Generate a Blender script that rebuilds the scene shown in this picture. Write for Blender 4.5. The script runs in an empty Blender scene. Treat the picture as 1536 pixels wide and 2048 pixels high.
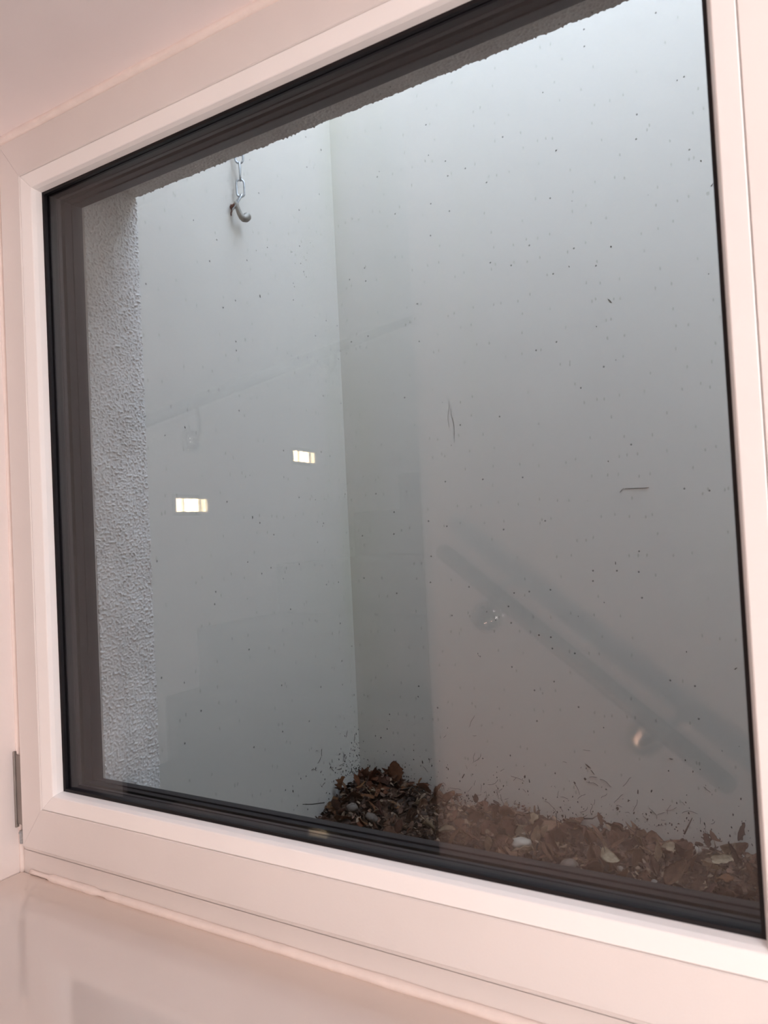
import bpy, bmesh, math, random
from mathutils import Vector, Matrix, noise
random.seed(7)
S = bpy.context.scene
COL = S.collection

# ------------------------------------------------------------------ camera
W, H = 0.7414, 0.72            # clear glass size; x to the right, y outwards, z up
FPX = 1470.0
cam_d = bpy.data.cameras.new('camera')
cam = bpy.data.objects.new('camera', cam_d); COL.objects.link(cam)
cam.location = (0.78808, -0.55784, 0.28552)
cam.rotation_euler = (1.600690, 0.049734, 0.534682)
cam_d.sensor_fit = 'VERTICAL'; cam_d.sensor_height = 36.0; cam_d.sensor_width = 27.0
cam_d.lens = FPX / 2048 * 36.0
cam_d.clip_start = 0.01
cam_d.dof.use_dof = True; cam_d.dof.focus_distance = 1.15; cam_d.dof.aperture_fstop = 10.5
S.camera = cam

# ------------------------------------------------------------------ world, exposure
wd = bpy.data.worlds.new('sky'); S.world = wd; wd.use_nodes = True
bg = wd.node_tree.nodes['Background']
bg.inputs[0].default_value = (0.705, 0.86, 1.09, 1); bg.inputs[1].default_value = 17.2
S.view_settings.view_transform = 'Standard'; S.view_settings.look = 'None'
S.view_settings.exposure = 0.0; S.view_settings.gamma = 1.0; S.view_settings.use_curve_mapping = False
S.cycles.transparent_max_bounces = 32
S.cycles.max_bounces = 16; S.cycles.diffuse_bounces = 10; S.cycles.glossy_bounces = 6
S.cycles.use_denoising = True
S.cycles.sample_clamp_indirect = 25.0
S.cycles.caustics_reflective = False; S.cycles.caustics_refractive = False

# ------------------------------------------------------------------ room lamps and an added fill light
def area(name, loc, target, size, power, color):
    d = bpy.data.lights.new(name, 'AREA'); d.shape = 'DISK'; d.size = size; d.energy = power; d.color = color
    o = bpy.data.objects.new(name, d); COL.objects.link(o); o.location = loc
    o.rotation_euler = (Vector(target) - Vector(loc)).to_track_quat('-Z', 'Y').to_euler()
    return o
area('corridor_light', (1.46, -0.80, -0.02), (0.45, -0.05, 0.55), 0.42, 7.4, (1.0, 0.965, 0.955))
area('upper_fill_light', (1.35, -0.72, 0.98), (0.45, -0.05, 0.45), 0.40, 4.4, (1.0, 0.965, 0.955))  # added fill brightening sill, beads and upper frame; hangs free below the ceiling
area('low_stair_light', (0.04, -0.19, -0.40), (0.30, -1.0, 0.02), 0.06, 9.0, (1.0, 0.64, 0.50))

# sampling portal over the open top of the light well (gives no light of its own)
pd = bpy.data.lights.new('well_sky_portal', 'AREA'); pd.shape = 'RECTANGLE'; pd.size = 1.44; pd.size_y = .552; pd.cycles.is_portal = True
po = bpy.data.objects.new('well_sky_portal', pd); COL.objects.link(po); po.location = (.68, .424, 1.745)

# ------------------------------------------------------------------ node helpers
class N:
    def __init__(s, name):
        s.m = bpy.data.materials.new(name); s.m.use_nodes = True; s.t = s.m.node_tree
        s.b = s.t.nodes['Principled BSDF']; s.out = s.t.nodes['Material Output']
    def n(s, typ, **kw):
        x = s.t.nodes.new(typ)
        for k, v in kw.items():
            if k in x.inputs: x.inputs[k].default_value = v
            else: setattr(x, k, v)
        return x
    def l(s, a, b): s.t.links.new(a, b)
    def co(s, scale=(1, 1, 1)):
        g = s.n('ShaderNodeNewGeometry'); mp = s.n('ShaderNodeMapping'); mp.inputs['Scale'].default_value = scale
        s.l(g.outputs['Position'], mp.inputs['Vector']); return mp.outputs[0]
    def noise(s, vec, scale, detail=4, rough=.5):
        x = s.n('ShaderNodeTexNoise'); x.inputs['Scale'].default_value = scale
        x.inputs['Detail'].default_value = detail; x.inputs['Roughness'].default_value = rough
        s.l(vec, x.inputs['Vector']); return x.outputs['Fac']
    def ramp(s, fac, stops):
        r = s.n('ShaderNodeValToRGB'); e = r.color_ramp.elements
        while len(e) < len(stops): e.new(.5)
        for i, (p, c) in enumerate(stops): e[i].position = p; e[i].color = (*c, 1) if len(c) == 3 else c
        s.l(fac, r.inputs[0]); return r.outputs[0]
    def mix(s, fac, a, b, mode='MIX'):
        x = s.n('ShaderNodeMix', data_type='RGBA', blend_type=mode)
        for sock, v in ((x.inputs[0], fac), (x.inputs[6], a), (x.inputs[7], b)):
            if hasattr(v, 'is_linked'): s.l(v, sock)
            elif isinstance(v, (int, float)): sock.default_value = v
            else: sock.default_value = (*v, 1)
        return x.outputs[2]
    def math(s, op, a, b=0.0):
        x = s.n('ShaderNodeMath', operation=op)
        for i, v in enumerate((a, b)):
            if hasattr(v, 'is_linked'): s.l(v, x.inputs[i])
            else: x.inputs[i].default_value = v
        return x.outputs[0]
    def bump(s, h, strength, dist):
        x = s.n('ShaderNodeBump'); x.inputs['Strength'].default_value = strength; x.inputs['Distance'].default_value = dist
        s.l(h, x.inputs['Height']); s.l(x.outputs[0], s.b.inputs['Normal'])
    def set(s, color=None, rough=.5, metal=0.0, spec=.5, coat=0.0):
        if color is not None:
            if hasattr(color, 'is_linked'): s.l(color, s.b.inputs['Base Color'])
            else: s.b.inputs['Base Color'].default_value = (*color, 1)
        s.b.inputs['Roughness'].default_value = rough; s.b.inputs['Metallic'].default_value = metal
        s.b.inputs['Specular IOR Level'].default_value = spec; s.b.inputs['Coat Weight'].default_value = coat
        return s.m

def simple(name, color, rough=.5, metal=0.0, spec=.5, var=0.06, nscale=30, bump=0.0, bscale=200):
    k = N(name); v = k.co()
    c2 = tuple(max(0, c * (1 - var)) for c in color)
    c = k.ramp(k.noise(v, nscale), [(.35, c2), (.65, color)])
    if bump: k.bump(k.noise(v, bscale, 3), bump, .001)
    return k.set(c, rough, metal, spec)

M = {}
M['sash'] = simple('sash_paint', (.80, .762, .745), .38, spec=.4, var=.03, nscale=9, bump=.12, bscale=420)
M['bead'] = simple('bead_paint', (.94, .925, .92), .36, spec=.4, var=.02, nscale=9, bump=.08, bscale=420)
M['plaster'] = simple('interior_plaster', (.86, .805, .79), .75, spec=.3, var=.04, nscale=6, bump=.35, bscale=90)
M['ceil'] = simple('soffit_plaster', (.95, .885, .885), .8, spec=.3, var=.04, nscale=5, bump=.3, bscale=60)
M['sealant'] = simple('sealant', (.95, .86, .82), .45, var=.05, nscale=60, bump=.5, bscale=150)
M['gasket'] = simple('black_rubber', (.006, .005, .007), .5, spec=.3, var=.3)
M['spacer'] = simple('spacer_bar', (.016, .011, .015), .45, var=.15)
M['alu'] = simple('anthracite_cladding', (.010, .006, .009), .45, spec=.25, var=.12, nscale=40)
M['steel'] = simple('brushed_steel', (.34, .33, .31), .5, metal=.6, var=.15, nscale=80)
M['chrome'] = simple('polished_steel', (.78, .76, .72), .06, metal=1.0, var=.05)
M['satin'] = simple('satin_steel', (.90, .80, .68), .36, metal=1.0, var=.05)
M['zinc'] = simple('galvanised_steel', (.50, .53, .55), .30, metal=.9, var=.3, nscale=300)
M['hook'] = simple('weathered_hook', (.33, .31, .27), .55, metal=.35, var=.35, nscale=180, bump=.4, bscale=500)
M['rust'] = simple('rust', (.16, .06, .04), .9, var=.5, nscale=400, bump=.6, bscale=700)
M['hinge'] = simple('hinge_metal', (.33, .30, .28), .4, metal=.6, var=.1)
M['stone'] = simple('stair_stone', (.09, .095, .085), .55, var=.1, nscale=12)
M['floor'] = simple('grey_floor', (.55, .52, .49), .6, var=.1, nscale=6)
M['dirt'] = simple('dirt', (.045, .032, .022), .95, var=.5, nscale=300)
M['dirt2'] = simple('faint_dirt', (.09, .085, .065), .95, var=.4, nscale=300)
M['branch'] = simple('branch', (.06, .04, .028), .9, var=.5, nscale=300)

def sillmat():
    k = N('lacquered_sill'); v = k.co()
    c = k.ramp(k.noise(v, 4, 5), [(.35, (.68, .60, .55)), (.7, (.73, .65, .60))])
    k.bump(k.noise(v, 7, 2), .25, .004)
    m = k.set(c, .11, spec=.6, coat=.5); k.b.inputs['Coat Roughness'].default_value = .06
    return m
M['sill'] = sillmat()

def wellmat(name, base, left=False):
    """white masonry paint with fine roller grain, rain streaks, grime blotches and fly specks"""
    k = N(name); v = k.co()
    c = k.ramp(k.noise(v, 2.6, 5), [(.3, tuple(b * .955 for b in base)), (.7, base)])
    streak = k.noise(k.co((22, 22, 1.3)), 1.0, 5, .6)                       # vertical rain streaks
    sm = k.ramp(streak, [(.56, (0, 0, 0)), (.8, (1, 1, 1))])
    c = k.mix(k.math('MULTIPLY', sm, .22), c, (.60, .60, .49))
    # fly specks
    vo = k.n('ShaderNodeTexVoronoi'); vo.inputs['Scale'].default_value = 26.0
    vo.voronoi_dimensions = '2D'
    pp = k.n('ShaderNodeNewGeometry'); sp0 = k.n('ShaderNodeSeparateXYZ'); k.l(pp.outputs['Position'], sp0.inputs[0])
    cb = k.n('ShaderNodeCombineXYZ'); k.l(k.math('ADD', sp0.outputs[0], sp0.outputs[1]), cb.inputs[0]); k.l(sp0.outputs[2], cb.inputs[1])
    k.l(cb.outputs[0], vo.inputs['Vector'])
    near = k.math('LESS_THAN', vo.outputs['Distance'], .042)
    sep = k.n('ShaderNodeSeparateColor'); k.l(vo.outputs['Color'], sep.inputs[0])
    pick = k.math('GREATER_THAN', sep.outputs[0], .87)
    c = k.mix(k.math('MULTIPLY', k.math('MULTIPLY', near, pick), .85), c, (.10, .10, .08))
    vo2 = k.n('ShaderNodeTexVoronoi'); vo2.inputs['Scale'].default_value = 60.0
    vo2.voronoi_dimensions = '2D'
    cb2 = k.n('ShaderNodeCombineXYZ'); k.l(k.math('ADD', sp0.outputs[0], sp0.outputs[1]), cb2.inputs[0]); k.l(k.math('MULTIPLY', sp0.outputs[2], .5), cb2.inputs[1])
    k.l(cb2.outputs[0], vo2.inputs['Vector'])
    sep2 = k.n('ShaderNodeSeparateColor'); k.l(vo2.outputs['Color'], sep2.inputs[0])
    f2 = k.math('MULTIPLY', k.math('LESS_THAN', vo2.outputs['Distance'], .09), k.math('GREATER_THAN', sep2.outputs[1], .72))
    c = k.mix(k.math('MULTIPLY', f2, .4), c, (.25, .26, .2))
    # mossy tide line that hugs the corner of the two walls and the litter
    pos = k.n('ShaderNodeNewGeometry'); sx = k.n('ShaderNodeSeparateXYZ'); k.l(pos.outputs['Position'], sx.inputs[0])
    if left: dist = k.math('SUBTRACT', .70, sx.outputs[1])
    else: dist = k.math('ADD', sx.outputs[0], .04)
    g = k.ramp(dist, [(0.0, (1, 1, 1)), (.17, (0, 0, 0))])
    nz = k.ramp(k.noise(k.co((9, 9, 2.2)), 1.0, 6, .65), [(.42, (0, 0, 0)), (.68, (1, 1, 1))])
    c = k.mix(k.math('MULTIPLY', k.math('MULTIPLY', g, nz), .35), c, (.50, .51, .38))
    k.bump(k.noise(v, 160, 4), .22, .0012)
    return k.set(c, .8, spec=.25)
M['well'] = wellmat('masonry_paint_back', (.675, .645, .59))
M['well_left'] = wellmat('masonry_paint_left', (.645, .61, .55), True)

def roughcast():
    k = N('roughcast_render'); v = k.co()
    c = k.ramp(k.noise(v, 14, 6), [(.3, (.64, .61, .57)), (.7, (.78, .755, .72))])
    vo = k.n('ShaderNodeTexVoronoi'); vo.inputs['Scale'].default_value = 190.0; k.l(v, vo.inputs['Vector'])
    sep = k.n('ShaderNodeSeparateColor'); k.l(vo.outputs['Color'], sep.inputs[0])
    f = k.math('MULTIPLY', k.math('LESS_THAN', vo.outputs['Distance'], .22), k.math('GREATER_THAN', sep.outputs[0], .86))
    c = k.mix(k.math('MULTIPLY', f, .6), c, (.17, .16, .13))
    k.bump(k.noise(v, 520, 3), .6, .0012)
    return k.set(c, .92, spec=.2)
M['rough'] = roughcast()

def glassmat(name, refl):
    """thin pane with an added grey tint: dimmed light passes straight on, part is mirrored (Fresnel)"""
    k = N(name); k.t.nodes.remove(k.b)
    g = k.n('ShaderNodeNewGeometry')
    ior = k.n('ShaderNodeMix', data_type='FLOAT')
    ior.inputs[2].default_value = refl; ior.inputs[3].default_value = 1.0 / refl
    k.l(g.outputs['Backfacing'], ior.inputs[0])
    fr = k.n('ShaderNodeFresnel'); k.l(ior.outputs[0], fr.inputs['IOR'])
    tr = k.n('ShaderNodeBsdfTransparent'); tr.inputs[0].default_value = (.828, .829, .83, 1)  # grey tint added so that less room light spills into the well
    gl = k.n('ShaderNodeBsdfGlossy'); gl.inputs['Roughness'].default_value = 0.0; gl.inputs[0].default_value = (1, 1, 1, 1)
    mx = k.n('ShaderNodeMixShader'); k.l(fr.outputs[0], mx.inputs[0]); k.l(tr.outputs[0], mx.inputs[1]); k.l(gl.outputs[0], mx.inputs[2])
    k.l(mx.outputs[0], k.out.inputs['Surface'])
    return k.m
M['glass'] = glassmat('grey_tinted_glass', 1.345)

def leafmat(name, stops):
    k = N(name); v = k.co()
    oi = k.n('ShaderNodeObjectInfo')
    c = k.ramp(oi.outputs['Random'], stops)
    mot = k.ramp(k.noise(v, 170, 5, .65), [(.3, (.50, .46, .44)), (.7, (1, 1, 1))])
    c = k.mix(1.0, c, mot, 'MULTIPLY')
    k.bump(k.noise(v, 420, 3), .5, .001)
    return k.set(c, .72, spec=.25)
M['leaf'] = leafmat('dead_leaf', [(0, (.08, .030, .017)), (.3, (.13, .052, .028)), (.55, (.19, .088, .048)), (.8, (.28, .16, .095)), (.96, (.48, .37, .24))])
M['leaf_red'] = leafmat('red_brown_leaf', [(0, (.17, .055, .025)), (.5, (.26, .10, .045)), (1, (.30, .15, .06))])
M['leaf_pale'] = leafmat('pale_leaf', [(0, (.60, .48, .32)), (1, (.68, .57, .40))])
M['leaf_dark'] = leafmat('dark_leaf', [(0, (.035, .02, .015)), (1, (.06, .03, .02))])
def pebmat():
    k = N('river_pebble'); oi = k.n('ShaderNodeObjectInfo')
    c = k.ramp(oi.outputs['Random'], [(0, (.13, .10, .08)), (.4, (.20, .165, .14)), (.8, (.29, .25, .21)), (1, (.42, .37, .31))])
    mot = k.ramp(k.noise(k.co(), 130, 4), [(.3, (.75, .72, .7)), (.7, (1, 1, 1))])
    return k.set(k.mix(1.0, c, mot, 'MULTIPLY'), .65, spec=.3)
M['pebble'] = pebmat()
def bedmat():
    k = N('litter_bed'); v = k.co()
    c = k.ramp(k.noise(v, 60, 6, .7), [(.3, (.03, .016, .010)), (.5, (.08, .042, .026)), (.75, (.17, .10, .065))])
    k.bump(k.noise(v, 120, 5), 1.0, .006)
    return k.set(c, .95, spec=.15)
M['bed'] = bedmat()

def emit(name, color, strength):
    k = N(name); k.set((.9, .9, .9), .4)
    k.b.inputs['Emission Color'].default_value = (*color, 1); k.b.inputs['Emission Strength'].default_value = strength
    return k.m
M['led'] = emit('led_window', (1.0, .74, .42), 60.0)

# ------------------------------------------------------------------ mesh helpers
def link(name, bm, mat, parent=None, smooth=False, bevel=0.0, angle=None):
    me = bpy.data.meshes.new(name); bm.normal_update(); bm.to_mesh(me); bm.free()
    for m in (mat if isinstance(mat, (list, tuple)) else [mat]): me.materials.append(m)
    if smooth: me.polygons.foreach_set('use_smooth', [True] * len(me.polygons))
    o = bpy.data.objects.new(name, me); COL.objects.link(o)
    if parent: o.parent = parent
    if bevel:
        b = o.modifiers.new('bevel', 'BEVEL'); b.width = bevel; b.segments = 2; b.limit_method = 'ANGLE'
    return o
def tag(o, label, cat, group=None, kind=None):
    o['label'] = label; o['category'] = cat
    if group: o['group'] = group
    if kind: o['kind'] = kind
    return o
def empty(name, loc, label, cat, group=None, kind=None):
    o = bpy.data.objects.new(name, None); COL.objects.link(o); o.location = loc; o.empty_display_size = .05
    return tag(o, label, cat, group, kind)
def box(bm, a, b):
    x0, y0, z0 = a; x1, y1, z1 = b
    v = [bm.verts.new(p) for p in ((x0, y0, z0), (x1, y0, z0), (x1, y1, z0), (x0, y1, z0), (x0, y0, z1), (x1, y0, z1), (x1, y1, z1), (x0, y1, z1))]
    for f in ((0, 3, 2, 1), (4, 5, 6, 7), (0, 1, 5, 4), (1, 2, 6, 5), (2, 3, 7, 6), (3, 0, 4, 7)): bm.faces.new([v[i] for i in f])
def boxes(*bs):
    bm = bmesh.new()
    for a, b in bs: box(bm, a, b)
    return bm
def tube(bm, pts, rad, seg=14, caps=True):
    """round bar along pts; rad is a number or one radius per point"""
    pts = [Vector(p) for p in pts]; n = len(pts); rings = []; up = None
    for i, p in enumerate(pts):
        t = (pts[min(i + 1, n - 1)] - pts[max(i - 1, 0)]).normalized()
        if up is None: up = Vector((0, 0, 1)) if abs(t.z) < .9 else Vector((1, 0, 0))
        a = t.cross(up).normalized(); b = a.cross(t).normalized(); up = b
        r = rad[i] if isinstance(rad, (list, tuple)) else rad
        rings.append([bm.verts.new(p + (a * math.cos(q) + b * math.sin(q)) * r) for q in [2 * math.pi * j / seg for j in range(seg)]])
    for A, B in zip(rings, rings[1:]):
        for j in range(seg): bm.faces.new((A[j], A[(j + 1) % seg], B[(j + 1) % seg], B[j]))
    if caps: bm.faces.new(rings[0][::-1]); bm.faces.new(rings[-1])
def frame_piece(bm, side, prof, gap=0.0):
    """one mitred rail of a rectangular frame around the W x H opening.
    prof: closed list of (d, y), d = distance outside the opening edge."""
    ends = []
    for s in (0, 1):
        ring = []
        for d, y in prof:
            if side == 'left': x, z = -d, ((-d + gap) if s == 0 else (H + d - gap))
            elif side == 'right': x, z = W + d, ((-d + gap) if s == 0 else (H + d - gap))
            elif side == 'bottom': z, x = -d, ((-d + gap) if s == 0 else (W + d - gap))
            else: z, x = H + d, ((-d + gap) if s == 0 else (W + d - gap))
            ring.append(bm.verts.new((x, y, z)))
        ends.append(ring)
    n = len(prof)
    for j in range(n): bm.faces.new((ends[0][j], ends[0][(j + 1) % n], ends[1][(j + 1) % n], ends[1][j]))
    bm.faces.new(ends[0][::-1]); bm.faces.new(ends[1])
    bmesh.ops.recalc_face_normals(bm, faces=bm.faces)
SIDES = ('left', 'bottom', 'right', 'top')
def ring_mesh(prof, gap=0.0):
    bm = bmesh.new()
    for s in SIDES: frame_piece(bm, s, prof, gap)
    return bm

# ------------------------------------------------------------------ the setting: interior shell
def struct(name, bm, mat, label, cat, **kw):
    return tag(link(name, bm, mat, **kw), label, cat, kind='structure')

RX = -0.078                 # left window reveal
RR = W + 0.46              # right window reveal
SILL, SOF = -0.105, 0.800
CEIL = 2.05
FL = -1.35
struct('wall_left', boxes(((-1.0, -3.3, FL), (-0.85, 0.14, CEIL))), M['plaster'], 'plain plastered wall along the staircase, mirrored in the glass', 'wall')
struct('wall_front', boxes(((-0.85, -0.14, FL), (RX, 0.058, CEIL)), ((RR, -0.20, FL), (2.3, 0.058, CEIL)),
                           ((RX, -0.17, FL), (RR, 0.0575, SILL - .03)), ((RX, -0.20, SOF), (RR, 0.058, CEIL))),
       M['plaster'], 'white plastered wall and reveals around the window', 'wall')
struct('wall_back', boxes(((-0.03, -3.3, FL), (2.3, -1.0, CEIL))), M['plaster'], 'plain wall facing the window that carries the descending handrail', 'wall')
struct('wall_right', boxes(((2.3, -3.3, FL), (2.45, 0.14, CEIL))), M['plaster'], 'plain end wall of the corridor right of the window', 'wall')
struct('wall_stair_end', boxes(((-0.85, -3.45, FL), (-0.03, -3.3, CEIL))), M['plaster'], 'plain wall at the head of the stairs', 'wall')
struct('ceiling', boxes(((-1.0, -3.45, CEIL), (2.45, 0.14, CEIL + .1))), M['ceil'], 'white room ceiling', 'ceiling')
struct('floor', boxes(((-1.0, -3.45, FL - .1), (2.45, 0.14, FL))), M['floor'], 'grey corridor floor', 'floor')
# stairs, seen as a dim mirror image: landing, flight going up away from the window, flight going down to the right
yt = [0.925, 1.06, 1.45, 1.955, 2.35, 2.75, 3.1]; zt = [-.147, .03, .200, .380, .555, .73, .90]
bs = [((-0.85, -0.925, FL), (-0.03, -0.14, -.33))]
for i, (y, z) in enumerate(zip(yt, zt)):
    y1 = yt[i + 1] if i + 1 < len(yt) else 3.3
    bs.append(((-0.85, -y1, FL), (-0.03, -y, z)))
for i in range(5): bs.append(((-0.03 + i * .25, -1.0, FL), (-0.03 + (i + 1) * .25, -0.2, -.33 - .17 * (i + 1))))
struct('trim_1', boxes(*bs), M['stone'], 'dim grey stone steps climbing away, mirrored in the glass', 'stairs', bevel=.004)
# soffit skin and sill
struct('ceiling_reveal', boxes(((RX, -0.20, SOF - .004), (RR, -0.004, SOF))), M['ceil'], 'pinkish white soffit directly above the window frame', 'ceiling')
struct('window_sill', boxes(((RX, -0.235, SILL - .028), (RR, -0.006, SILL))), M['sill'], 'glossy beige lacquered window sill below the white frame', 'window sill', bevel=.003)

# sealant joints
def bead_mesh(p0, p1, r, yoff, amp, seed, cover=None):
    bm = bmesh.new(); n = 150; P = []; R = []
    for i in range(n + 1):
        t = i / n; p = Vector(p0).lerp(Vector(p1), t)
        w = noise.noise(Vector((t * 26 + seed, seed, 0))); w2 = noise.noise(Vector((t * 60, 3 + seed, 0)))
        k = 1.0
        if cover:
            for a, b, kk in cover:
                if a <= t < b: k = kk
        P.append(p + Vector((0, 0, w2 * amp * .5))); R.append(max(.0006, (r + w * amp) * k))
    tube(bm, P, R, 8); return bm
sz = SILL + .003
struct('trim_2', bead_mesh((RX + .02, -.0085, sz), (RR, -.0085, sz), .0046, 0, .0007, 2, [(0, .03, .55), (.10, .112, .6)]), M['sealant'],
       'white sealant line between window frame and glossy sill', 'sealant joint', smooth=True)
struct('trim_3', bead_mesh((RX, -.017, SOF - .007), (RR, -.017, SOF - .007), .0055, 0, .0006, 9), M['sealant'],
       'white sealant line between window frame and the soffit above', 'sealant joint', smooth=True)
struct('trim_4', bead_mesh((RX + .002, -.008, SILL), (RX + .002, -.008, SOF), .0028, 0, .0008, 5), M['sealant'],
       'thin sealant line between window frame and the left reveal', 'sealant joint', smooth=True)

# ------------------------------------------------------------------ the window
win = empty('window_1', (0, 0, 0), 'white framed window with double glazing looking into the light well', 'window', kind='structure')
link('window_frame', ring_mesh([(.05, -.006), (.0785, -.006), (.0785, .026), (.05, .026)]), M['sash'], win)
bmf = boxes(((RX, -.006, SILL - .002), (RR, .02, -.078)), ((W + .078, -.0155, -.078), (RR, .02, H + .0775)), ((RX, -.006, H + .0775), (RR, .02, SOF)))
link('window_frame', bmf, M['sash'], win)
Y0 = -.018
sprof = [(.0194, .012), (.0194, Y0 + .0010), (.0202, Y0), (.0668, Y0), (.0688, Y0 + .0018), (.0688, .0), (.0660, .012)]
left_prof = [(.0194, .012), (.0194, Y0 + .0010), (.0202, Y0), (.0568, Y0), (.0588, Y0 + .0018), (.0588, .0), (.0560, .012)]
bprof = [(.0, -.0015), (.0012, -.0085), (.0030, -.0130), (.0040, -.0136), (.0182, -.0172), (.0190, -.0165), (.0190, .003), (.0, .003)]
sash = None
def sash_ring():
    # bottom and top rails keep d = .0688, stiles d = .0588: mitre lines follow the corner points
    parts = []
    for s in SIDES:
        bm = bmesh.new(); A = []
        for e in (0, 1):
            ring = []
            for (dh, y), (dv, _) in zip(left_prof, sprof):
                g = .00018
                x0, x1, z0, z1 = -dh, W + dh, -dv, H + dv
                if s == 'left': q = (x0, y, z0 + g if e == 0 else z1 - g)
                elif s == 'right': q = (x1, y, z0 + g if e == 0 else z1 - g)
                elif s == 'bottom': q = (x0 + g if e == 0 else x1 - g, y, z0)
                else: q = (x0 + g if e == 0 else x1 - g, y, z1)
                ring.append(bm.verts.new(q))
            A.append(ring)
        n = len(left_prof)
        for j in range(n): bm.faces.new((A[0][j], A[0][(j + 1) % n], A[1][(j + 1) % n], A[1][j]))
        bm.faces.new(A[0][::-1]); bm.faces.new(A[1]); bmesh.ops.recalc_face_normals(bm, faces=bm.faces)
        parts.append(bm)
    return parts
for bm in sash_ring(): link('sash_rail', bm, M['sash'], win)
for s in SIDES:
    bm = bmesh.new(); frame_piece(bm, s, bprof, .00015); link('glazing_bead', bm, M['bead'], win, bevel=.0004)
link('gasket', ring_mesh([(-.0030, -.0004), (-.0030, .0034), (.004, .0034), (.004, -.0012), (.0005, -.0014)]), M['gasket'], win)
link('pane', boxes(((-.008, .0036, -.008), (W + .008, .0076, H + .008))), M['glass'], win)
link('spacer_bar', ring_mesh([(-.0006, .0080), (-.0006, .0125), (.0000, .0130), (.0000, .0190), (-.0006, .0195), (-.0006, .0238), (.010, .0238), (.010, .0080)]), M['spacer'], win)
link('pane', boxes(((-.008, .0240, -.008), (W + .008, .0280, H + .008))), M['glass'], win)
link('outer_gasket', ring_mesh([(-.0012, .0282), (-.0012, .0305), (.006, .0305), (.006, .0282)]), M['gasket'], win)
link('outer_frame', ring_mesh([(-.0004, .0307), (-.0004, .0355), (.0006, .0360), (.0006, .0395), (-.0006, .0400), (-.0006, .0412), (.0002, .0416), (.0030, .0575), (.0100, .0600), (.0700, .0600), (.0700, .0307)]), M['alu'], win)
# hinge on the hidden left edge of the sash
hg = link('hinge', boxes(((RX + .0002, -.0145, -.050), (RX + .0030, -.0085, .042)), ((RX + .003, -.0125, -.046), (-.0590, -.0105, .038))), M['hinge'], win, bevel=.0008)
bm = bmesh.new(); tube(bm, [(-.0655, -.013, -.067), (-.0655, -.013, -.052)], .0032, 12)
tube(bm, [(-.0655, -.013, -.0535), (-.0655, -.013, -.0555)], .0038, 12); link('hinge_pin', bm, M['zinc'], hg, smooth=False)

# ------------------------------------------------------------------ light well
WB, WL, WR, WTOP = 0.70, -0.04, 1.40, 1.74
HY = 0.148                               # outer face of the house wall
JS = .768
struct('wall_outside', boxes(((-1.0, .0585, -.5), (-0.004, HY - .001, CEIL)), ((W + .004, .0585, -.5), (2.3, HY - .001, CEIL)),
                             ((-.004, .0585, -.5), (W + .004, HY - .001, -.075)), ((-.004, .0605, JS + .004), (W + .004, HY - .001, CEIL))),
       M['rough'], 'rough cast masonry of the house around the window opening', 'wall')
def rough_skin(fn, nu, nv):
    bm = bmesh.new(); g = []
    for i in range(nu + 1):
        row = []
        for j in range(nv + 1): row.append(bm.verts.new(fn(i / nu, j / nv)))
        g.append(row)
    for i in range(nu):
        for j in range(nv): bm.faces.new((g[i][j], g[i + 1][j], g[i + 1][j + 1], g[i][j + 1]))
    return bm
def blob(p):
    a = noise.noise(p * 330); b = noise.noise(p * 560 + Vector((7, 3, 1))); c = noise.noise(p * 60)
    return max(0, a - .05) * 3.2 + max(0, b - .08) * 2.0 + c * .25
def jamb(u, v):
    y = .0600 + u * (HY - .0600); z = -.075 + v * (JS + .075)
    h = blob(Vector((0, y, z))); e = noise.noise(Vector((3, z * 70, 5))) * .0016 if u > .97 else 0
    return (-.0035 + min(h, 1.8) * .0011 , y + e, z)
struct('wall_jamb', rough_skin(jamb, 96, 900), M['rough'], 'rough pale grey render on the left side of the window opening outside', 'wall', smooth=True)
def soff(u, v):
    y = .0610 + u * (HY - .0610); x = -.004 + v * (W + .008)
    h = blob(Vector((x, y, 4))); e = noise.noise(Vector((x * 55, 1, 5))) * .0018 if u > .96 else 0
    return (x, y + e, JS + .003 - min(h, 1.5) * .0012)
struct('wall_lintel', rough_skin(soff, 88, 760), M['rough'], 'rough brownish render on the underside of the lintel outside', 'wall', smooth=True)
struct('wall_well_left', boxes(((WL - .12, HY, -.5), (WL, WB + .12, WTOP))), M['well_left'], 'white painted left wall of the light well behind the chain', 'wall')
struct('wall_well_back', boxes(((WL, WB, -.5), (WR + .12, WB + .12, WTOP))), M['well'], 'white painted back wall of the light well with dirt specks', 'wall')
struct('wall_well_right', boxes(((WR, HY, -.5), (WR + .12, WB, WTOP))), M['well'], 'white painted right wall of the light well, out of frame', 'wall')
struct('floor_well', boxes(((WL, HY, -.5), (WR, WB, -.30))), M['rough'], 'concrete bottom of the light well under the gravel', 'floor')

# heap height
def bed(x, y):
    base = -.250 + .012 * noise.noise(Vector((x * 9, y * 9, 1)))
    heap = .050 * math.exp(-((x - .035) / .085) ** 2 - ((y - .64) / .13) ** 2)
    heap += .014 * math.exp(-((x - .27) / .14) ** 2 - ((y - .68) / .10) ** 2)
    heap += .020 * max(0, (y - .5) / .2) * (1 if x < .75 else .4)
    return base + heap
bmb = bmesh.new(); nx, ny = 260, 110; G = []
for i in range(nx + 1):
    row = []
    for j in range(ny + 1):
        x = WL + (WR - WL) * i / nx; y = HY + (WB - HY) * j / ny
        z = bed(x, y) - .006 + .006 * noise.noise(Vector((x * 70, y * 70, 0))) + .003 * noise.noise(Vector((x * 170, y * 170, 0))) - .004
        row.append(bmb.verts.new((x, y, z)))
    G.append(row)
for i in range(nx):
    for j in range(ny): bmb.faces.new((G[i][j], G[i + 1][j], G[i + 1][j + 1], G[i][j + 1]))
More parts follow.
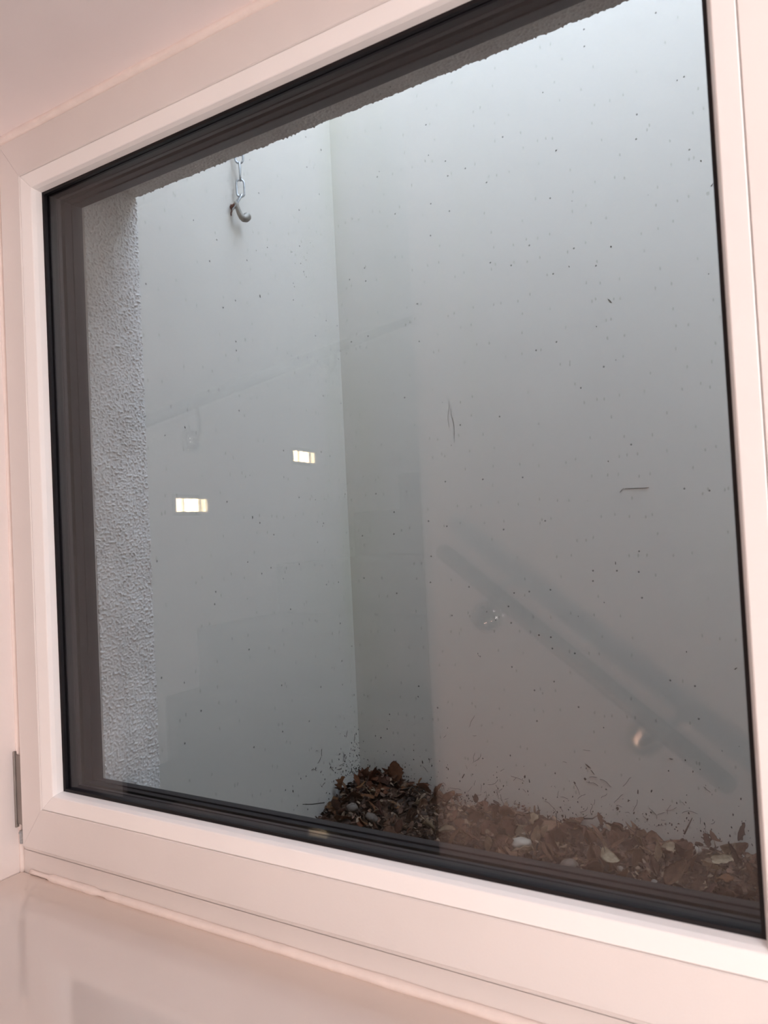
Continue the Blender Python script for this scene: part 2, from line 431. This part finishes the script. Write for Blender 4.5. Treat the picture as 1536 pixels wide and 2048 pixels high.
tag(link('leaf_mould', bmb, M['bed'], smooth=True), 'dark crumbled leaf mould and grit covering the bottom of the light well', 'leaf litter', kind='stuff')

bmc = bmesh.new(); rc = random.Random(99)
for k in range(5200):
    x = rc.uniform(WL + .006, .84); y = rc.uniform(.40, WB - .006)
    L = rc.uniform(.002, .0085); w_ = L * rc.uniform(.3, .9); z = bed(x, y) + rc.uniform(-.004, .007)
    R_ = Matrix.Rotation(rc.uniform(0, 6.28), 3, 'Z') @ Matrix.Rotation(rc.gauss(0, .7), 3, 'X') @ Matrix.Rotation(rc.gauss(0, .7), 3, 'Y')
    b_ = rc.uniform(-.35, .35) * L
    P_ = [(-L, -w_ * rc.uniform(.3, 1), 0), (-L * .2, -w_, b_), (L, -w_ * rc.uniform(0, .6), 0), (L * .8, w_ * rc.uniform(.2, 1), 0), (0, w_, b_), (-L * .9, w_ * rc.uniform(.1, .8), 0)]
    lo = [bmc.verts.new(R_ @ Vector(p) + Vector((x, y, z))) for p in P_]; hi = [bmc.verts.new(R_ @ (Vector(p) + Vector((0, 0, .0005))) + Vector((x, y, z))) for p in P_]
    for v in lo + hi: v.co.y = min(v.co.y, WB - .001); v.co.x = max(v.co.x, WL + .001)
    mi = rc.choice((0, 0, 1, 1, 2))
    fs = [bmc.faces.new((lo[1], lo[4], lo[5], lo[0])), bmc.faces.new((lo[1], lo[2], lo[3], lo[4])), bmc.faces.new((hi[0], hi[5], hi[4], hi[1])), bmc.faces.new((hi[1], hi[4], hi[3], hi[2]))]
    fs += [bmc.faces.new((lo[i], lo[(i + 1) % 6], hi[(i + 1) % 6], hi[i])) for i in range(6)]
    for f_ in fs: f_.material_index = mi
tag(link('leaf_crumbs', bmc, [simple('crumb_brown', (.15, .075, .045), .85, var=.5, nscale=90), simple('crumb_dark', (.06, .030, .018), .9, var=.5, nscale=90), simple('crumb_tan', (.30, .20, .13), .85, var=.4, nscale=90)]),
    'small broken leaf crumbs strewn between the whole leaves', 'leaf crumbs', kind='stuff')

# ------------------------------------------------------------------ fallen leaves
def leaf_mesh(kind, seed):
    """a curled dry leaf, 1 unit long, with midrib fold, lobes and ragged rim; solid 0.6 mm thick at 45 mm"""
    r = random.Random(seed); bm = bmesh.new(); nu, nv = 16, 8
    curl = r.uniform(-1.6, 1.9); roll = r.uniform(.3, 2.4) * r.choice((-1, 1)); fold = r.uniform(.05, .5)
    wid = r.uniform(.26, .42); lob = r.choice((0, .22, .35)) if kind != 'beech' else .05
    grid = []
    for i in range(nu + 1):
        t = i / nu
        w = wid * (math.sin(math.pi * t ** .85) ** .75 + .03) * (1 + lob * math.sin(t * 19 + seed)) * (1 + .14 * r.uniform(-1, 1))
        if kind == 'scrap': w = wid * (.55 + .5 * noise.noise(Vector((t * 3, seed, 0)))) * (1 if .02 < t < .98 else .7)
        ang = curl * (t - .3); rad = 1 / max(abs(curl), .15) * (1 if curl > 0 else -1)
        px, pz = t, 0
        px = rad * math.sin(ang) if abs(curl) > .15 else t; pz = rad * (1 - math.cos(ang)) if abs(curl) > .15 else 0
        row = []
        for j in range(nv + 1):
            s = (j / nv - .5) * 2; d = s * w
            ra = roll * d; yy = math.sin(ra) / roll; zz = (1 - math.cos(ra)) / roll + abs(s) * w * fold
            wob = .045 * noise.noise(Vector((t * 4 + seed, s * 2, 0))) + .03 * noise.noise(Vector((t * 11, s * 5, seed))) * abs(s)
            nrm = Vector((-math.sin(ang), 0, math.cos(ang)))
            row.append(bm.verts.new(Vector((px, yy, pz)) + nrm * (zz + wob)))
        grid.append(row)
    for i in range(nu):
        for j in range(nv): bm.faces.new((grid[i][j], grid[i + 1][j], grid[i + 1][j + 1], grid[i][j + 1]))
    ctr = Vector((0, 0, 0))
    for v in bm.verts: ctr += v.co
    ctr /= len(bm.verts)
    for v in bm.verts: v.co -= ctr
    bmesh.ops.solidify(bm, geom=bm.faces[:], thickness=.014)
    return bm
def stalk_mesh(seed):
    bm = bmesh.new(); r = random.Random(seed); c = r.uniform(-.3, .3)
    tube(bm, [(-.45 - .09 * k, .02 * k * c * 3, .04 * k * c * k) for k in range(6)], [.013, .011, .010, .010, .011, .015], 6); return bm
leaf_src = {}
def make_me(key, bm, mat):
    me = bpy.data.meshes.new(key); bm.normal_update(); bm.to_mesh(me); bm.free(); me.materials.append(mat)
    me.polygons.foreach_set('use_smooth', [True] * len(me.polygons)); leaf_src[key] = me; return me
LK = []
for i in range(14):
    kind = ('oak', 'beech', 'scrap')[i % 3]
    LK.append(make_me('leaf_%d' % i, leaf_mesh(kind, i + 3), M['leaf']))
ST = [make_me('stalk_%d' % i, stalk_mesh(i), M['branch']) for i in range(4)]
def put_leaf(me, loc, size, rot, label, group, mat=None, stalk=None):
    o = bpy.data.objects.new('fallen_leaf', me); COL.objects.link(o)
    o.location = loc; o.scale = (size, size, size); o.rotation_euler = rot
    if mat: o.material_slots[0].link = 'OBJECT'; o.material_slots[0].material = mat
    tag(o, label, 'leaf', group)
    if stalk is not None:
        s = bpy.data.objects.new('stalk', stalk); COL.objects.link(s); s.parent = o
    return o
GL = 'dead leaves along the foot of the back wall, '
def zone(x): return 'left part' if x < .28 else 'middle part' if x < .50 else 'right part'
def wall_label(x, y):
    a = 'against the back wall' if y > .635 else 'in the middle row' if y > .54 else 'nearest the window frame'
    b = 'right of the corner heap' if x < .28 else 'at mid strip' if x < .50 else 'at the right end'
    return 'brown curled dead leaf ' + a + ', ' + b
rr = random.Random(41)
# leaves piled in the corner
cnt = 0
L_CORNER = 'small brown curled dead leaf heaped in the corner left of the mirrored wall edge'
L_WALL = 'brown curled dead leaf lying in the litter strip along the back wall'
for k in range(90):
    x = min(.20, max(WL + .018, rr.gauss(.045, .065))); y = min(WB - .02, rr.gauss(.63, .07))
    if y < .44: continue
    s = rr.uniform(.018, .036)
    put_leaf(rr.choice(LK), (x, y, bed(x, y) + rr.uniform(-.004, .014)), s, (rr.uniform(-.9, .9), rr.uniform(-.9, .9), rr.uniform(0, 6.28)),
             'small brown dead leaf in the corner heap, ' + ('on its left slope' if x < .02 else 'on its crest' if x < .075 else 'on its right slope') + (' at the back' if y > .64 else ' towards the window'), 'dead leaves heaped in the light well corner', M['leaf_red'] if rr.random() < .6 else None, ST[k % 4] if k % 3 == 0 else None); cnt += 1
for k in range(205):
    x = rr.uniform(.12, .80); y = WB - .012 - abs(rr.gauss(0, .09)) if rr.random() < .75 else rr.uniform(.42, .69)
    if y < .40: y = rr.uniform(.42, .6)
    s = rr.uniform(.022, .052) * (1 if x > .3 else .8)
    y = min(y, WB - .3 * s - .004)
    put_leaf(rr.choice(LK), (x, y, bed(x, y) + rr.uniform(.001, .018)), s, (rr.gauss(0, .75), rr.gauss(0, .75), rr.uniform(0, 6.28)),
             wall_label(x, y), GL + zone(x), None, ST[k % 4] if k % 4 == 0 else None); cnt += 1
# singled-out leaves
sp = [
    (LK[1], (.150, .668, -.196), .034, (.2, -1.25, .5), 'reddish brown leaf standing upright against the back wall just right of the corner heap', M['leaf_red']),
    (LK[4], (.020, .650, -.178), .040, (.3, -1.2, -.3), 'large upright red brown leaf at the peak of the corner heap', M['leaf_red']),
    (LK[7], (.058, .672, -.172), .040, (-.4, -1.35, 2.2), 'tallest pointed red brown leaf on the right side of the corner heap', M['leaf_red']),
    (LK[0], (-.020, .602, -.182), .026, (.1, -1.3, 1.2), 'narrow folded leaf sticking up on the left slope of the corner heap', M['leaf_red']),
    (LK[10], (.000, .625, -.180), .024, (.5, -1.1, 2.6), 'thin leaf spike leaning on the left slope of the corner heap, beside a folded one', M['leaf_red']),
    (LK[2], (.118, .640, -.205), .020, (.5, .3, 1.0), 'blackish crumpled leaf at the right foot of the corner heap', M['leaf_dark']),
    (LK[5], (.395, .500, -.216), .040, (.1, -.15, .3), 'large pale tan leaf scrap lying near the window at the middle of the litter', M['leaf_pale']),
    (LK[8], (.640, .600, -.205), .030, (.9, -.1, .4), 'squarish pale leaf scrap tilted up at the right end of the litter', M['leaf_pale']),
    (LK[13], (.625, .655, -.198), .038, (.7, .3, 1.4), 'broad tan leaf leaning on the back wall at the right end of the litter', None),
    (LK[3], (.585, .545, -.212), .048, (.3, -.5, .8), 'large arched brown leaf near the window at the right end', None),
    (LK[11], (.645, .560, -.214), .044, (-.3, .2, 2.2), 'orange brown flat leaf at the far right bottom by the frame corner', M['leaf_red']),
    (LK[6], (.660, .672, -.190), .030, (.2, -1.2, .2), 'dark upright leaf tip against the back wall at the far right', M['leaf_dark']),
    (LK[9], (.445, .682, -.206), .030, (.8, -.3, 1.9), 'brown pointed leaf leaning on the back wall under the mirrored bright rosette', None),
    (LK[12], (.490, .560, -.212), .036, (.1, -.1, 2.6), 'pale twisted leaf with light rim right of the middle of the litter', M['leaf_pale']),
]
for me, loc, s, rot, lab, mat in sp: put_leaf(me, loc, s, rot, lab, None, mat)

# ------------------------------------------------------------------ pebbles
def pebble_mesh(seed):
    bm = bmesh.new(); bmesh.ops.create_icosphere(bm, subdivisions=3, radius=1)
    r = random.Random(seed); sx, sy, sz_ = r.uniform(.8, 1.2), r.uniform(.7, 1.0), r.uniform(.45, .75)
    for v in bm.verts:
        n = 1 + .14 * noise.noise(v.co * 1.3 + Vector((seed * 3, 0, 0))) + .04 * noise.noise(v.co * 4)
        v.co = Vector((v.co.x * sx, v.co.y * sy, v.co.z * sz_)) * n
    return bm
PK = [make_me('pebble_%d' % i, pebble_mesh(i + 1), M['pebble']) for i in range(8)]
def put_pebble(x, y, r, label, group=None):
    o = bpy.data.objects.new('pebble', rr.choice(PK)); COL.objects.link(o)
    o.location = (x, y, bed(x, y) + r * .30); o.scale = (r, r, r); o.rotation_euler = (rr.uniform(-.4, .4), rr.uniform(-.4, .4), rr.uniform(0, 6.28))
    tag(o, label, 'pebble', group)
for k in range(110):
    x = rr.uniform(-.02, .78)
    y = .43 + abs(rr.gauss(0, .08)) + (.04 if x < .2 else 0)
    if y > .66 or (x < .22 and k % 2): continue
    put_pebble(x, y, rr.uniform(.005, .011) * (.75 if x < .22 else 1), 'small rounded pebble among the leaves, ' + ('nearest the window, ' if y < .52 else 'nearer the back wall, ') + ('by the corner heap' if x < .25 else 'at mid strip' if x < .5 else 'at the right end'), 'pebbles between the dead leaves')
for x, y, r, lab in ((.030, .560, .0125, 'pale cream pebble at the left foot of the corner heap'),
                     (.075, .555, .0115, 'cream pebble at the foot of the corner heap, right of its paler neighbour'),
                     (.335, .600, .020, 'largest grey pebble lying among leaves in the middle of the litter'),
                     (.425, .565, .015, 'grey beige oval pebble right of the largest grey pebble'),
                     (.455, .610, .013, 'grey pebble half buried between brown leaves near the middle'),
                     (.555, .480, .015, 'flat pale grey pebble at the very edge of the window frame'),
                     (.590, .500, .013, 'round grey pebble in front of the large arched brown leaf'),
                     (.590, .655, .015, 'grey pebble against the back wall left of the broad tan leaf'),
                     (.690, .520, .014, 'whitish pebble in the bottom right corner of the glass')):
    put_pebble(x, y, r, lab)

# sticks
def stick(pts, r, label):
    bm = bmesh.new(); tube(bm, pts, [r * 1.2] + [r] * (len(pts) - 2) + [r * .6], 7)
    return tag(link('twig', bm, M['branch'], smooth=True), label, 'twig')
stick([(.395, .690, -.222), (.412, .694, -.216), (.430, .690, -.212), (.440, .693, -.205)], .0011, 'short dark twig lying on the leaves against the back wall')
stick([(.575, .690, -.214), (.582, .692, -.200), (.588, .694, -.188)], .0012, 'dark twig leaning on the back wall near the right end')
stick([(.092, .640, -.192), (.110, .645, -.186), (.125, .650, -.200)], .0009, 'thin arched stalk right of the corner heap')
stick([(-.020, .545, -.200), (-.030, .52, -.196), (-.035, .50, -.190)], .0008, 'fine stalk poking out at the left end of the corner heap')

# ------------------------------------------------------------------ dirt stuck to the walls
def splat(bm, wall, a, z, w, h, rot, r):
    """thin irregular crumb of soil on a wall: wall 'b' back (a = x) or 'l' left (a = y)"""
    bm = bm[wall]; n = 9; c, s = math.cos(rot), math.sin(rot); ring = []; t = .0006
    def pt(u, v, d):
        du, dv = u * c - v * s, u * s + v * c
        return (a + du, WB - d, z + dv) if wall == 'b' else (WL + d, a + du, z + dv)
    for i in range(n):
        q = 2 * math.pi * i / n; k = r.uniform(.65, 1.2)
        ring.append((w * k * math.cos(q), h * k * math.sin(q)))
    lo = [bm.verts.new(pt(u, v, .00005)) for u, v in ring]
    hi = [bm.verts.new(pt(u * .8, v * .8, t)) for u, v in ring]
    top = bm.verts.new(pt(0, 0, t * 1.5))
    for i in range(n):
        j = (i + 1) % n
        bm.faces.new((lo[i], lo[j], hi[j], hi[i])); bm.faces.new((hi[i], hi[j], top))
def thread(bm, wall, a, z, L, rot, r, w=.0004, bend=.4):
    bm = bm[wall]; p = []; x0, z0 = a, z; q = rot
    for i in range(7):
        p.append((x0, WB - .0006, z0) if wall == 'b' else (WL + .0006, x0, z0))
        x0 += math.cos(q) * L / 6; z0 += math.sin(q) * L / 6; q += r.uniform(-bend, bend)
    tube(bm, p, w, 5)
r = random.Random(5); bm = {'b': bmesh.new(), 'l': bmesh.new()}
for k in range(420):                                            # back wall splashes just over the leaves
    a = r.uniform(WL, .86); z = -.222 + min(.17, r.expovariate(1 / .030)) + (.02 if a < .12 else 0)
    s = r.choice((.0006, .0008, .0011, .0015)) * (1.15 if r.random() < .06 else .8)
    splat(bm, 'b', a, z, s, s * r.uniform(1, 2.2), r.uniform(-.5, .5), r)
for k in range(70):
    a = r.uniform(.10, .80); z = -.215 + min(.15, r.expovariate(1 / .035)); thread(bm, 'b', a, z, r.uniform(.006, .026), r.uniform(0, 3.1), r, .00032, .5)
for k in range(150):
    a = WB - min(.22, r.expovariate(1 / .06)); z = -.190 + min(.15, r.expovariate(1 / .03)) - (.02 if a < .6 else 0)
    s = r.choice((.0006, .0009, .0013)) * .85; splat(bm, 'l', a, z, s, s * r.uniform(1, 2.2), r.uniform(-.5, .5), r)
for k in range(16):
    thread(bm, 'l', WB - r.uniform(.0, .16), -.18 + r.uniform(0, .07), r.uniform(.006, .02), r.uniform(0, 3), r, .00035, .5)
for a, z, w, h, ro in ((.425, -.128, .0012, .006, .9), (.432, -.137, .001, .005, .7), (.418, -.15, .0022, .0026, 0), (.505, -.16, .0011, .0045, -.1),
                       (.310, -.160, .0016, .0030, 0), (.318, -.166, .0010, .0040, .2), (.190, -.172, .0014, .0065, -.6), (.56, -.10, .0035, .0009, -.15),
                       (.250, -.195, .0015, .0025, .2), (.470, -.192, .0028, .0028, 0)):
    splat(bm, 'b', a, z, w, h, ro, r)
tag(link('soil_splash', bm['b'], M['dirt']), 'dark soil specks and root threads splashed on the back wall above the leaves', 'dirt', kind='stuff')
tag(link('soil_splash', bm['l'], M['dirt']), 'dark soil specks splashed on the left wall above the corner heap', 'dirt', kind='stuff')
bm = {'b': bmesh.new(), 'l': bmesh.new()}
splat(bm, 'b', .5070, .6580, .0011, .0075, .62, r)
thread(bm, 'b', .505, .335, .010, 1.0, r, .0004, .2); thread(bm, 'b', .5134, .3412, .038, -.05, r, .0005, .06)
splat(bm, 'b', .5141, .7491, .0016, .0018, 0, r); splat(bm, 'b', .6603, .8505, .0014, .0018, 0, r); splat(bm, 'b', .6739, .808, .0009, .0028, -.7, r)
splat(bm, 'b', .4306, .9393, .0009, .0022, -.7, r); splat(bm, 'b', .4907, .2168, .0010, .0030, 0, r); splat(bm, 'b', .6641, .0503, .0010, .0032, -.9, r)
splat(bm, 'b', .3509, .0936, .0015, .0016, 0, r); splat(bm, 'b', .3086, .1678, .0018, .0012, .4, r); splat(bm, 'b', .4823, .6193, .0010, .0014, 0, r)
splat(bm, 'l', .451, .7173, .0013, .0032, .1, r); splat(bm, 'l', .6652, 1.0726, .0012, .0024, 0, r); splat(bm, 'l', .5800, .918, .0014, .0018, 0, r)
splat(bm, 'l', .4047, .3246, .0013, .0028, 0, r); splat(bm, 'l', .2577, .4638, .0008, .0024, .3, r)
for i in range(9): splat(bm, 'l', .575 + r.uniform(-.03, .04), .86 - i * .012 + r.uniform(-.01, .01), .0006, .0013, r.uniform(-.4, .4), r)
for i in range(26): splat(bm, 'l', r.uniform(.20, .66), r.uniform(.0, 1.0), r.uniform(.0006, .0011), r.uniform(.0008, .0016), 0, r)
for i in range(26): splat(bm, 'b', r.uniform(.0, .74), r.uniform(-.08, 1.05), r.uniform(.0006, .0011), r.uniform(.0008, .0016), 0, r)
for q in range(3): thread(bm, 'b', .20 + q * .003, .53 - q * .015, .05, -1.5, r, .00022, .25)
tag(link('wall_specks', bm['b'], M['dirt2']), 'scattered dark specks and dried scraps stuck on the painted back wall', 'dirt', kind='stuff')
tag(link('wall_specks', bm['l'], M['dirt2']), 'scattered dark specks stuck on the painted left wall around the chain', 'dirt', kind='stuff')

# ------------------------------------------------------------------ chain and hook on the left well wall
chain = empty('hanging_chain', (WL + .014, .395, .85), 'galvanised steel chain hanging in front of the left light well wall onto a hook', 'chain')
def link_mesh(L=.0335, wd_=.0165, r_=.0018):
    bm = bmesh.new(); R = wd_ / 2 - r_; st = L / 2 - r_ - R; pts = []
    for k in range(9): q = math.pi * k / 8; pts.append((R * math.cos(q), 0, st + R * math.sin(q)))
    for k in range(9): q = math.pi + math.pi * k / 8; pts.append((R * math.cos(q), 0, -st + R * math.sin(q)))
    P = [Vector(p) for p in pts]; n = len(P); seg = 10; rings = []
    for i in range(n):
        t = (P[(i + 1) % n] - P[i - 1]).normalized(); a = Vector((0, 1, 0)); b = a.cross(t)
        rings.append([bm.verts.new(P[i] + (a * math.cos(q) + b * math.sin(q)) * r_) for q in [2 * math.pi * j / seg for j in range(seg)]])
    for i in range(n):
        A, B = rings[i], rings[(i + 1) % n]
        for j in range(seg): bm.faces.new((A[j], A[(j + 1) % seg], B[(j + 1) % seg], B[j]))
    bmesh.ops.recalc_face_normals(bm, faces=bm.faces); return bm
lm = make_me('chain_link', link_mesh(), M['zinc'])
pitch = .0335 - .0036 - .0008
def put_link(loc, rot):
    o = bpy.data.objects.new('chain_link', lm); COL.objects.link(o); o.parent = chain
    o.location = Vector(loc) - chain.location; o.rotation_euler = rot
VIEW = math.radians(38)
cx, cy = WL + .014, .395
put_link((cx - .001, cy - .0085, .8590), (-.50, .10, VIEW - 1.15))
z = .8845
for k in range(29):
    put_link((cx, cy + (.0008 if k % 2 else 0), z + .001), (0, 0, VIEW if k % 2 == 0 else VIEW + math.pi / 2)); z += pitch
# the hook: bolt in the wall, flattened shank, upturned bulb end
hk = empty('wall_hook', (WL, .3850, .850), 'small weathered metal hook screwed to the left well wall, holding the chain', 'hook')
bm = bmesh.new(); tube(bm, [(-.004, 0, .002), (.012, -.003, .0035), (.017, -.002, .003)], [.0028, .0028, .0034], 12)
link('bolt', bm, M['rust'], hk, smooth=True)
bm = bmesh.new()
hp = [(.015, -.0060, .007), (.0155, -.0035, .0020), (.016, -.0010, -.0050), (.0165, .0015, -.0110), (.0172, .0050, -.0160), (.0180, .0098, -.0178), (.0186, .0148, -.0158), (.0190, .0185, -.0118), (.0190, .0200, -.0090)]
tube(bm, hp, [.0024, .0034, .0040, .0045, .0052, .0060, .0070, .0074, .0060], 14); link('hook_arm', bm, M['hook'], hk, smooth=True)
bm = {'l': bmesh.new()}; r = random.Random(11)
for i in range(9): splat(bm, 'l', .3855 + r.uniform(-.0025, .002), .856 - i * .0022 + r.uniform(-.001, .001), .0022 if i < 4 else .0012, .0024, 0, r)
rs = link('rust_stain', bm['l'], M['rust']); rs.parent = hk; rs.matrix_parent_inverse = Matrix.Translation(-Vector((WL, .3850, .850)))

# ------------------------------------------------------------------ mirrored room: handrails and recessed stair lights
def handrail(a, b, rr_, wall, brackets, label, name='handrail', mats=('chrome', 'satin')):
    """round rail with rounded ends on swan-neck brackets with domed wall roses. wall: ('y', v) or ('x', v)"""
    a, b = Vector(a), Vector(b); root = empty(name, a, label, 'handrail', 'handrails on the stair walls')
    d = (b - a).normalized(); bm = bmesh.new()
    pts = [a - d * rr_ * .9, a - d * rr_ * .6, a, b, b + d * rr_ * .6, b + d * rr_ * .9]
    tube(bm, [p - a for p in pts], [rr_ * .45, rr_ * .8, rr_, rr_, rr_ * .8, rr_ * .45], 28); link('rail', bm, M['steel'], root, smooth=True)
    for bi, c in enumerate(brackets):
        c = Vector(c); nrm = Vector((0, 1, 0)) if wall == 'y' else Vector((1, 0, 0))
        bm = bmesh.new(); R = .037; prof = [(0, .0), (R, .0), (R, .004), (R * .97, .0095), (R * .88, .0165), (R * .72, .0225), (R * .5, .0275), (R * .27, .0300), (0.0005, .0308)]
        seg = 36; rings = []
        ax = Vector((1, 0, 0)) if wall == 'y' else Vector((0, 1, 0)); up = Vector((0, 0, 1))
        flat = .62 if mats[bi] == 'satin' else 1.0
        for rad, h in prof[1:]:
            h *= flat
            rings.append([bm.verts.new(c - a + nrm * h + (ax * math.cos(q) + up * math.sin(q)) * rad) for q in [2 * math.pi * j / seg for j in range(seg)]])
        for A, B in zip(rings, rings[1:]):
            for j in range(seg): bm.faces.new((A[j], A[(j + 1) % seg], B[(j + 1) % seg], B[j]))
        bm.faces.new(rings[-1]); bm.faces.new(rings[0][::-1]); bmesh.ops.recalc_face_normals(bm, faces=bm.faces)
        br = link('bracket', bm, M[mats[bi]], root, smooth=True)
        t = (c - a).dot(d); foot = a + d * max(0.02, min((b - a).length - .02, t + .010))
        bm = bmesh.new(); p0 = c + nrm * .017; p3 = foot - Vector((0, 0, rr_ * .6))
        p1 = c + nrm * .060; P = []
        for k in range(13):
            u = k / 12; P.append(((1 - u) ** 2) * p0 + 2 * u * (1 - u) * p1 + u * u * p3 - a)
        tube(bm, P, .0065, 12); link('bracket_arm', bm, M['steel'], br, smooth=True)
    return root
handrail((.057, -.93, .237), (.611, -.93, -.208), .0190, 'y', [(.121, -1.0, .084), (.453, -1.0, -.160)],
         'round steel handrail sloping down to the right, mirrored in the lower glass')
handrail((-.78, -.80, .615), (-.78, -2.45, 1.28), .0190, 'x', [(-.85, -1.06, .600), (-.85, -1.80, .930)],
         'faint steel handrail rising to the right, mirrored in the left of the glass')

def step_light(y0, y1, z, label):
    root = empty('recessed_wall_light', (-.85, -(y0 + y1) / 2, z), label, 'wall light', 'recessed stair lights')
    w = (y1 - y0) / 2; h = .021
    bm = bmesh.new(); f = .011; d = .004
    for a, b in (((0, -w - f, h), (d, w + f, h + f)), ((0, -w - f, -h - f), (d, w + f, -h)), ((0, -w - f, -h), (d, -w, h)), ((0, w, -h), (d, w + f, h))): box(bm, a, b)
    link('surround', bm, M['steel'], root, bevel=.0008)
    n = 3
    for i in range(n):
        a = -w + (2 * w) * i / n; b = -w + (2 * w) * (i + 1) / n
        link('lamp_window', boxes(((0.0005, a + .0055, -h + .002), (.0025, b - .0055, h - .002))), M['led'], root, bevel=.0008)
    link('divider', boxes(*[((0, -w + 2 * w * i / n - .0040, -h), (.0032, -w + 2 * w * i / n + .0040, h)) for i in (1, 2)]), M['steel'], root)
    return root
step_light(.994, 1.084, .402, 'lower left of the two small glowing lights mirrored in the glass')
step_light(1.574, 1.668, .587, 'upper right of the two small glowing lights mirrored in the glass')
